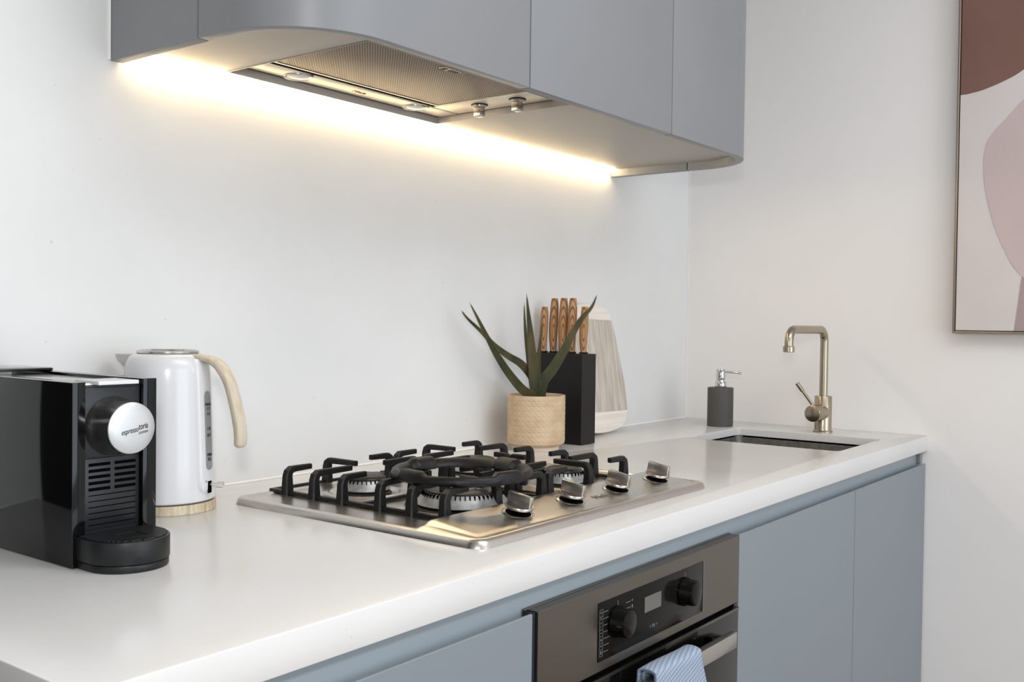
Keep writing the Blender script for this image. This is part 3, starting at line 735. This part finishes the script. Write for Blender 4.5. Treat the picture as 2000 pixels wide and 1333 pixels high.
# drip tray
TX, TY, TR = -2.1285, -.3765, .0478
def dshape(r, yb): return [(TX-r, yb)]+arc(TX, TY, r, 180, 360, 28)+[(TX+r, yb)]
dt = MB().prism(dshape(TR, -.347), .0095, .0355, bev=.0012).build('drip_tray', M['blackplastic'], cm)
MB().prism(dshape(TR-.0012, -.347), .0005, .0088, bev=.001).build('tray_foot', M['blackplastic'], cm)
MB().prism(dshape(TR-.003, -.348), .0356, .0362).build('tray_grid', M['black'], dt)
g_ = MB()
for i in range(17):
    yy = -.3515-i*.0043; hw = TR-.0035 if yy > TY else math.sqrt(max(0, (TR-.0035)**2-(yy-TY)**2))
    if hw < .006: continue
    if -.40 < yy < -.375: g_.box(TX-hw, TX-.013, yy-.0011, yy+.0011, .0358, .0374); g_.box(TX+.013, TX+hw, yy-.0011, yy+.0011, .0358, .0374)
    else: g_.box(TX-hw, TX+hw, yy-.0011, yy+.0011, .0358, .0374)
go = g_.build('grid_bars', M['blackplastic'], dt); go['kind'] = 'stuff'

# ---------------------------------------------------------------- kettle
ka = math.radians(-70)
kt = thing('kettle', 'white enamel electric kettle with pale wooden handle and base', 'kettle', (-1.894, -.1075, 0), ka)
K = lambda mb_, n_, m_, p=None, **kw: mb_.build(n_, m_, p or kt, world=False, **kw)
K(MB().lathe([(0, 0), (.0700, 0), (.0712, .0012), (.0712, .0125), (.0700, .0140), (0, .0140)], seg=72), 'base', M['basewood'])
K(MB().lathe([(0, .0140), (.0670, .0140), (.0670, .0165), (0, .0165)], seg=72), 'seam', M['greyprint'])
prof = [(0, .0166), (.0690, .0166), (.0700, .0180), (.0700, .0190)]
for zz, rr in ((.04, .0693), (.08, .0678), (.12, .0662), (.16, .0645), (.19, .0630), (.205, .0621), (.216, .0608), (.224, .0585), (.230, .0550), (.2335, .0500), (.235, .0455), (.235, 0)):
    prof.append((rr, zz))
kb_ = K(MB().lathe(prof, seg=96), 'body', M['kettle'])
K(MB().lathe([(0, .2352), (.0440, .2352), (.0455, .2360), (.0450, .2385), (.0400, .2405), (.034, .2400), (.030, .2385), (0, .2385)], seg=64), 'lid', M['satin'])
K(MB().box(-.026, .026, -.006, .006, .2386, .2412, .002), 'lid_grip', M['chrome'], None)
# raised spine panel carrying gauge and switch
def spine(z, r0): return r0
sp = MB(); bb = bmesh.new(); NZ, NA = 26, 16; V = []
def body_r(z):
    P_ = [(.0190, .0700), (.04, .0693), (.08, .0678), (.12, .0662), (.16, .0645), (.19, .0630), (.205, .0621), (.216, .0608), (.224, .0585), (.230, .0550), (.236, .045)]
    for (z0, r0), (z1, r1) in zip(P_, P_[1:]):
        if z <= z1: return r0+(r1-r0)*max(0, (z-z0)/(z1-z0))
    return .045
for i in range(NZ+1):
    z = .026+(.228-.026)*i/NZ; col = []
    for j in range(NA+1):
        s_ = -1+2*j/NA; half = .0205*(1 if z > .045 else math.sqrt(max(.02, 1-((.045-z)/.0205)**2)))
        yv = s_*half; rr = body_r(z); xb = math.sqrt(rr*rr-yv*yv)
        lift = .0052*(1-abs(s_)**6)*smooth((z-.024)/.012)*(1 if z < .21 else 1)
        col.append(bb.verts.new((xb+lift-.0004, yv, z)))
    V.append(col)
for i in range(NZ):
    for j in range(NA): bb.faces.new((V[i][j], V[i][j+1], V[i+1][j+1], V[i+1][j]))
bmesh.ops.recalc_face_normals(bb, faces=bb.faces); sp._merge(bb); K(sp, 'spine_panel', M['kettle'], ang=70)
# spout
bs = bmesh.new(); rows = []
for i in range(9):
    t_ = i/8; z = .196+.036*t_; reach = .0630+(.0905-.0600)*smooth(t_)*1.02; half = .006+.018*t_; row = []
    for j in range(13):
        s_ = -1+2*j/12; yv = s_*half; rr = body_r(z)-.001; xb = math.sqrt(max(1e-6, rr*rr-yv*yv))
        row.append(bs.verts.new((-(xb+(reach-xb)*(1-abs(s_)**1.6)), yv, z)))
    rows.append(row)
for i in range(8):
    for j in range(12): bs.faces.new((rows[i][j], rows[i][j+1], rows[i+1][j+1], rows[i+1][j]))
bmesh.ops.solidify(bs, geom=bs.faces[:], thickness=.0012); bmesh.ops.recalc_face_normals(bs, faces=bs.faces)
q_ = MB(); q_._merge(bs); K(q_, 'spout', M['kettle'])
# gauge
gb = bmesh.new(); rows = []
for i in range(33):
    t_ = i/32; z = .0625+.1175*(.5-.5*math.cos(PI*t_)); e_ = min(z-.0625, .18-z); half = .0072*(1 if e_ > .0072 else math.sqrt(max(.0, 1-((.0072-e_)/.0072)**2)))+.0002
    rows.append([gb.verts.new((body_r(z)+.0052+.0003, s_*half, z)) for s_ in (-1, -.5, 0, .5, 1)])
for i in range(32):
    for j in range(4): gb.faces.new((rows[i][j], rows[i][j+1], rows[i+1][j+1], rows[i+1][j]))
bmesh.ops.solidify(gb, geom=gb.faces[:], thickness=.0008); bmesh.ops.recalc_face_normals(gb, faces=gb.faces)
q_ = MB(); q_._merge(gb); gg = K(q_, 'water_gauge', M['gauge'])
gt = MB()
for s_, z in (('MAX', .1600), ('1.7', .1535), ('1.5', .1460), ('1.0', .1240), ('0.7', .1140), ('MIN', .0850), ('0.5', .0785)):
    gt.text(s_, .0066, lambda c, z=z: (body_r(z)+.0062+c.z, c.x, z+c.y))
K(gt, 'lettering', M['darkprint'], gg)
# switch
K(MB().box(.0733, .0752, -.0042, .0042, .028, .046, .0008), 'switch_slot', M['blackhole'])
K(MB().tube([(.0745, 0, .0415), (.084, 0, .0412), (.090, 0, .0414), (.0965, 0, .0416), (.0975, 0, .0416)], [.0022, .0030, .0052, .0050, .0030], 14, flat=.7), 'switch_lever', M['clear'])
K(MB().lathe([(.0011, 0), (.0016, 0), (.0016, .0002), (.0011, .0002), (.0011, 0)], (.0742, -.0085, .046), 16, (1, 0, 0)), 'power_symbol', M['greyprint'])
# handle
hpz = crom([(.0500, 0, .2300), (.0640, 0, .2290), (.0780, 0, .2250), (.0925, 0, .2160), (.1075, 0, .1930), (.1180, 0, .1600), (.1245, 0, .1300), (.1262, 0, .1120), (.1250, 0, .0985)], 6)
n_ = len(hpz)
rad = [.0048+.0024*smooth((i/n_-.05)/.4) for i in range(n_)]
lat = [.0115-.0005*math.cos(i/n_*5) for i in range(n_)]
for k_, f_ in ((1, .55), (2, .82), (3, .95)): rad[-k_] *= f_; lat[-k_] *= f_
K(MB().tube(hpz, rad, 24, flat=[a/b for a, b in zip(lat, rad)], up=(0, 1, 0), sq=2.7), 'handle', M['handlewood'])

# ---------------------------------------------------------------- aloe plant
AP = (-.940, -.108)
pp = thing('potted_aloe', 'spiky green aloe plant in a tan embossed ceramic pot', 'plant', (AP[0], AP[1], 0))
# pot wall with a real embossed lattice of shallow scales
pb = bmesh.new(); NS, NZ = 288, 96; rows = []
def potr(z):
    return .0655-.0015*smooth((.022-z)/.012)-(.0095*smooth((.0165-z)/.008))
for i in range(NZ+1):
    z = .0085+(.1225-.0085)*i/NZ; row = []
    for j in range(NS):
        a = 2*PI*j/NS; u_ = a/(2*PI)*36; v_ = (z-.02)/.0115
        rl = 0
        if .019 < z < .117:
            d1 = abs(((u_+v_) % 1)-.5)*2; d2 = abs(((u_-v_) % 1)-.5)*2
            rl = .0011*min(1, (1-min(d1, d2))*2.2)-.0006*(max(0, (min(d1, d2)-.75))*4)
            d3 = abs(((v_*1.0) % 1)-.5)*2; rl = -.0007*sum(max(0, q-.62)/.38 for q in (d1, d2, d3))+.0003
        rr = potr(z)+rl; row.append(pb.verts.new((AP[0]+rr*math.cos(a), AP[1]+rr*math.sin(a), z)))
    rows.append(row)
def addring(r, z): rows.append([pb.verts.new((AP[0]+r*math.cos(2*PI*j/NS), AP[1]+r*math.sin(2*PI*j/NS), z)) for j in range(NS)])
addring(.0648, .1238); addring(.0625, .1240); addring(.0612, .1228); addring(.0605, .100); 
for a_, d_ in zip(rows, rows[1:]):
    for j in range(NS): pb.faces.new((a_[j], a_[(j+1) % NS], d_[(j+1) % NS], d_[j]))
pb.faces.new(rows[0]); pb.faces.new(rows[-1])
bmesh.ops.recalc_face_normals(pb, faces=pb.faces)
q_ = MB(); q_._merge(pb); pot = q_.build('pot', M['pot'], pp, ang=60)
MB().lathe([(0, .0), (.0520, 0), (.0530, .001), (.0530, .0088), (0, .0088)], (AP[0], AP[1], 0), 64).build('pot_foot', M['potfoot'], pp)
MB().lathe([(0, .002), (.03, .0015), (.0602, 0), (.0602, -.004), (0, -.004)], (AP[0], AP[1], .1135), 40).build('soil', M['soil'], pp)
def leaf(pts, wmax, phase=0, thick=.34):
    base = (AP[0]+(pts[-1][0]-AP[0])*.7, AP[1]+(pts[-1][1]-AP[1])*.7, .112)
    P_ = crom([base]+list(reversed(pts)), 6); n = len(P_); b = bmesh.new(); rings = []; edges = []
    cdir = Vector((-1.85, -1.33, .0)).normalized()
    for i, p in enumerate(P_):
        t = i/(n-1); tg = (P_[min(i+1, n-1)]-P_[max(i-1, 0)]).normalized()
        wd = wmax*(1-t**1.5)*(.82+.36*math.sin(min(1, t*3)*PI/2))*.86+.0004
        sd = tg.cross(cdir).normalized(); nn = sd.cross(tg).normalized()
        ring = []
        for k in range(10):
            a = 2*PI*k/10; ca, sa = math.cos(a), math.sin(a)
            ring.append(b.verts.new(p+sd*(wd*.5*ca)+nn*(wd*.5*thick*(sa if sa < 0 else sa*.35)+wd*.10*ca*ca)))
        rings.append(ring); edges.append((p, sd, wd, nn))
    for a_, d_ in zip(rings, rings[1:]):
        for k in range(10): b.faces.new((a_[k], a_[(k+1) % 10], d_[(k+1) % 10], d_[k]))
    b.faces.new(rings[0]); b.faces.new(rings[-1]); bmesh.ops.recalc_face_normals(b, faces=b.faces)
    q = MB(); q._merge(b); lo = q.build('leaf', M['aloe'], pp)
    th = MB(); L_ = 0
    for i in range(4, n-2):
        for s in (-1, 1):
            for h_ in (0, .5):
                p, sd, wd, nn = edges[i]; p2, _, wd2, _ = edges[i+1]
                pc = p.lerp(p2, h_+.1*s*.5); wv = wd+(wd2-wd)*h_
                tg = (p2-p).normalized(); b0 = pc+sd*s*wv*.47+nn*wv*.08
                th.cyl(b0, b0+sd*s*.0019+tg*.0014, .0008, .0001, 5)
    to = th.build('thorns', M['thorn'], lo); to['kind'] = 'stuff'
LV = {
 'A': ([(-1.1303,-.0419,.3117),(-1.1127,-.0471,.2931),(-1.0784,-.0572,.2656),(-1.0433,-.0676,.2345),(-1.0076,-.0781,.2119),(-.975,-.0877,.1949),(-.9452,-.0965,.1669),(-.93,-.101,.1389)], .021),
 'B': ([(-1.1535,-.084,.3285),(-1.1307,-.0879,.2961),(-1.1035,-.0925,.2561),(-1.0759,-.0971,.2182),(-1.0398,-.1032,.1765),(-.9989,-.1101,.1395),(-.9698,-.115,.1234)], .023),
 'C': ([(-.9654,-.095,.3523),(-.9623,-.0991,.304),(-.9588,-.1038,.2526),(-.9556,-.108,.1981),(-.9523,-.1123,.1496)], .027),
 'C2': ([(-.9476,-.0754,.3331),(-.9463,-.0771,.2887),(-.9435,-.0807,.2428),(-.9384,-.0875,.1816),(-.934,-.0935,.135)], .015),
 'D': ([(-.9323,-.1181,.2923),(-.9357,-.1137,.2496),(-.9382,-.1104,.1978),(-.9382,-.1103,.1581)], .014),
 'E': ([(-.8588,-.2149,.3526),(-.8659,-.2055,.3242),(-.8785,-.1888,.2995),(-.8929,-.1698,.2596),(-.9036,-.1556,.2229),(-.9179,-.1366,.1829),(-.9306,-.1199,.1537)], .026)}
for k_, (p_, w_) in LV.items(): leaf(p_, w_)

# ---------------------------------------------------------------- knife block and knives
BX0, BX1, BY0, BY1, BZ = -.818, -.7575, -.150, -.013, .214
kbk = thing('knife_block', 'matt black upright knife block behind the aloe plant', 'knife block', ((BX0+BX1)/2, (BY0+BY1)/2, 0))
kslots = [(-.801, -.028, .3255), (-.788, -.048, .3460), (-.790, -.0765, .3465), (-.789, -.102, .3465), (-.789, -.1355, .3260)]
# body built as a frame of walls round open slots
kb2 = MB(); xs = -.7945
sy = [BY0]+[v for kx, ky, kz in sorted(kslots, key=lambda q: q[1]) for v in (ky-.0018, ky+.0018)]+[BY1]
kb2.box(BX0, BX1, BY0, BY1, .0008, BZ-.03)
kb2.box(BX0, BX0+.008, BY0, BY1, BZ-.03, BZ); kb2.box(BX1-.012, BX1, BY0, BY1, BZ-.03, BZ)
for i in range(0, len(sy), 2): kb2.box(BX0+.007, BX1-.011, sy[i]+(.0002 if i == 0 else 0), sy[i+1]-(.0002 if i == len(sy)-2 else 0), BZ-.031, BZ-.0001)
kb2.build('block', M['blockblack'], kbk)
lab = ['short knife with striped wooden handle at the wall end of the block', 'tall knife with striped wooden handle, second from the wall', 'tall middle knife of the five, half hidden by its neighbour',
       'tall knife with striped wooden handle, second from the front end', 'short knife with striped wooden handle at the front end of the block']
for (kx, ky, kz), lb in zip(kslots, lab):
    kn = thing('kitchen_knife', lb, 'knife', (kx, ky, BZ), group='wood-handled knives in the black block')
    h = kz-(BZ+.004); s_ = .92 if h < .12 else 1.0
    pts, rads, fls = [], [], []
    for i in range(15):
        t = i/14; z = BZ+.004+h*t
        yo = .0018*math.sin(t*PI*1.5+.3); rr = (.0086+.0030*math.sin(PI*min(1, t*1.05))+.0016*t)*s_
        if i == 14: rr *= .82
        if i == 13: rr *= .97
        pts.append((kx+yo*.2, ky+yo, z)); rads.append(rr); fls.append(.86)
    MB().tube(pts, rads, 20, flat=fls, sq=3.0).build('handle', M['zebra'], kn)
    MB().box(kx-.007, kx+.007, ky-.0085, ky+.0085, BZ+.0003, BZ+.0045, .0012).build('bolster', M['black'], kn)
    MB().box(kx-.0105, kx+.0105 if True else 0, ky-.0009, ky+.0009, BZ-.029, BZ+.0004).build('blade', M['satin'], kn)

# ---------------------------------------------------------------- chopping board leaning on the wall
bd = thing('chopping_board', 'pale wooden chopping board leaning on the wall behind the knife block', 'chopping board', (-.597, -.066, 0))
half = [(0, .0), (.030, .0012), (.062, .0050), (.090, .0105), (.112, .0205), (.1285, .0400), (.1350, .0660), (.1355, .0800), (.1335, .1200), (.1235, .1825), (.1095, .2536), (.0980, .2960), (.0860, .3160), (.066, .3270), (.036, .3335), (0, .3345)]
half = [(p.x, p.y) for p in crom([(x_, y_, 0) for x_, y_ in half], 3)]
outl = half+[(-x_, y_) for x_, y_ in reversed(half[1:-1])]
lean = math.atan2(.050, .333); TB = .012
def bxf(c):
    r_ = math.radians(-1.5); X_, S_ = c.x*math.cos(r_)-c.y*math.sin(r_), c.x*math.sin(r_)+c.y*math.cos(r_)+.0022
    return (-.597+X_, -.0725+S_*math.sin(lean)+c.z*math.cos(lean), .0004+S_*math.cos(lean)-c.z*math.sin(lean)+.0035)
def clip(poly, z0, z1):
    out = poly
    for zc, sg in ((z0, 1), (z1, -1)):
        res = []; n = len(out)
        for i in range(n):
            a, b_ = out[i], out[(i+1) % n]; ia, ib = (a[1]-zc)*sg >= 0, (b_[1]-zc)*sg >= 0
            if ia: res.append(a)
            if ia != ib: t = (zc-a[1])/(b_[1]-a[1]); res.append((a[0]+t*(b_[0]-a[0]), zc))
        out = res
    return out
for z0, z1, mm, nm in ((-1, .0535, 'white_ash', 'end_band'), (.0538, .2935, 'grey_wood', 'centre_panel'), (.2938, 1, 'white_ash', 'end_band')):
    MB().prism(clip(outl, z0, z1), 0, TB, xf=bxf).build(nm, M[mm], bd)

# ---------------------------------------------------------------- soap dispenser
sd_ = thing('soap_dispenser', 'dark grey soap dispenser with chrome pump by the corner', 'soap dispenser', (-.163, -.192, 0))
MB().lathe([(0, 0), (.0352, 0), (.0362, .001), (.0362, .107), (.0350, .1092), (0, .1094)], (-.163, -.192, 0), 56).build('bottle', M['soap'], sd_)
pm = MB().lathe([(0, 0), (.0155, 0), (.0158, .001), (.0158, .0155), (.0148, .0170), (.0115, .0172), (.0112, .0220), (.0122, .0232), (.0126, .0255), (.0126, .0500), (.0115, .0520), (0, .0522)], (-.163, -.192, .1094), 40).build('pump', M['chrome'], sd_)
MB().tube(crom([(-.163, -.200, .1540), (-.163, -.222, .1540), (-.163, -.242, .1530), (-.163, -.2535, .1505)], 5), [.0036]*8+[.0034]*8, 14, flat=.75).build('nozzle', M['chrome'], pm)

# ---------------------------------------------------------------- mixer tap
tp = thing('kitchen_tap', 'brushed brass mixer tap with a square swan-neck spout', 'tap', (-.113, -.470, 0))
tx_, ty_ = -.113, -.470
MB().lathe([(0, 0), (.0262, 0), (.0262, .004), (.0235, .006), (.0228, .010), (.0228, .096), (.0215, .098), (0, .098)], (tx_, ty_, 0), 48).build('body', M['brass'], tp)
pts = [(tx_, ty_, .096), (tx_, ty_, .18), (tx_, ty_, .245)]
for i in range(1, 10): a = PI/2*i/9; pts.append((tx_-.032*(1-math.cos(a)), ty_, .245+.032*math.sin(a)))
TPX = tx_-.250
pts += [(tx_-.10, ty_, .277), (TPX+.032, ty_, .277)]
for i in range(1, 10): a = PI/2*i/9; pts.append((TPX+.032-.032*math.sin(a), ty_, .277-.032*(1-math.cos(a))))
pts += [(TPX, ty_, .232)]
MB().tube(pts, .0108, 24).build('spout', M['brass'], tp)
MB().lathe([(0, 0), (.0125, 0), (.0142, .001), (.0142, .014), (.0125, .0155), (0, .0145)], (TPX, ty_, .2205), 32).build('aerator', M['brass'], tp)
mx_ = MB().lathe([(0, 0), (.0215, 0), (.0215, .030), (.0225, .0312), (.0225, .052), (.0220, .0540), (.0205, .0548), (0, .0550)], (tx_-.012, ty_, .054), 44, (-1, .10, .0)).build('mixer_barrel', M['brass'], tp)
lv0 = Vector((tx_-.050, ty_+.006, .070)); lv1 = Vector((tx_-.066, ty_+.040, .122))
lv = MB().cyl(lv0, lv1, .0036, seg=16).build('lever', M['brass'], tp)
dd = (lv1-lv0).normalized()
MB().cyl(lv1-dd*.012, lv1+dd*.014, .0056, seg=20, bev=.001).build('lever_tip', M['brass'], lv)
gr = MB()
for i in range(9): p = lv0+dd*(.010+i*.0048); gr.cyl(p, p+dd*.0022, .0044, seg=14)
gr.build('lever_ridges', M['brass'], lv)

# ---------------------------------------------------------------- picture on the end wall
PY0, PZ0_ = -.777, .2735; PY1, PZ1_ = -1.62, 1.50
pc = thing('framed_picture', 'abstract brown and pink canvas in a thin frame on the end wall', 'picture', (-.02, -1.2, PZ0_))
FT = .0055
b = MB(); b.box(-.040, -.0008, PY0-FT, PY0, PZ0_, PZ1_, .0006); b.build('frame_side', M['frame'], pc)
b = MB(); b.box(-.040, -.0008, PY1, PY1+FT, PZ0_, PZ1_, .0006); b.build('frame_side', M['frame'], pc)
b = MB(); b.box(-.040, -.0008, PY1+FT, PY0-FT, PZ0_, PZ0_+FT, .0006); b.build('frame_rail', M['frame'], pc)
b = MB(); b.box(-.040, -.0008, PY1+FT, PY0-FT, PZ1_-FT, PZ1_, .0006); b.build('frame_rail', M['frame'], pc)
MB().box(-.030, -.002, PY1+FT, PY0-FT, PZ0_+FT, PZ1_-FT).build('backing', M['gap'], pc)
cv = MB().box(-.036, -.0301, PY1+FT+.002, PY0-FT-.002, PZ0_+FT+.002, PZ1_-FT-.002).build('canvas', M['canvas'], pc)
YA = PY0-FT-.0021
def shape(pts, n_, m_, lift):
    poly = clip([(-a, b_) for a, b_ in pts], PZ0_+FT+.0021, PZ1_-FT-.0021)
    MB().prism([(-a, b_) for a, b_ in poly], 0, .0004, xf=lambda c: (-.0362-lift-c.z, c.x, c.y)).build(n_, m_, cv)
brown = [(YA, 1.49), (YA, .884)]+[(p.x, p.y) for p in crom([(-.80, .884, 0), (-.84, .891, 0), (-.89, .908, 0), (-.93, .929, 0), (-1.0, .985, 0), (-1.08, 1.10, 0), (-1.12, 1.27, 0), (-1.09, 1.49, 0)], 5)]
shape(brown, 'brown_shape', M['paint_brown'], 0)
pink = [(p.x, p.y) for p in crom([(-.99, .900, 0), (-.930, .852, 0), (-.893, .812, 0), (-.860, .775, 0), (-.846, .742, 0), (-.843, .700, 0), (-.848, .640, 0), (-.868, .555, 0), (-.897, .480, 0), (-.930, .425, 0), (-1.0, .38, 0), (-1.15, .40, 0), (-1.30, .50, 0), (-1.36, .66, 0), (-1.28, .83, 0), (-1.12, .92, 0), (-.99, .900, 0)], 4)][:-1]
mauve = [(-.921, PZ0_+FT+.0022), (-.9285, .345), (-.934, .40), (-.945, .46), (-1.10, .47), (-1.16, .36), (-1.18, PZ0_+FT+.0022)]
shape(mauve, 'mauve_shape', M['paint_mauve'], 0)
shape(pink, 'pink_shape', M['paint_pink'], .0005)
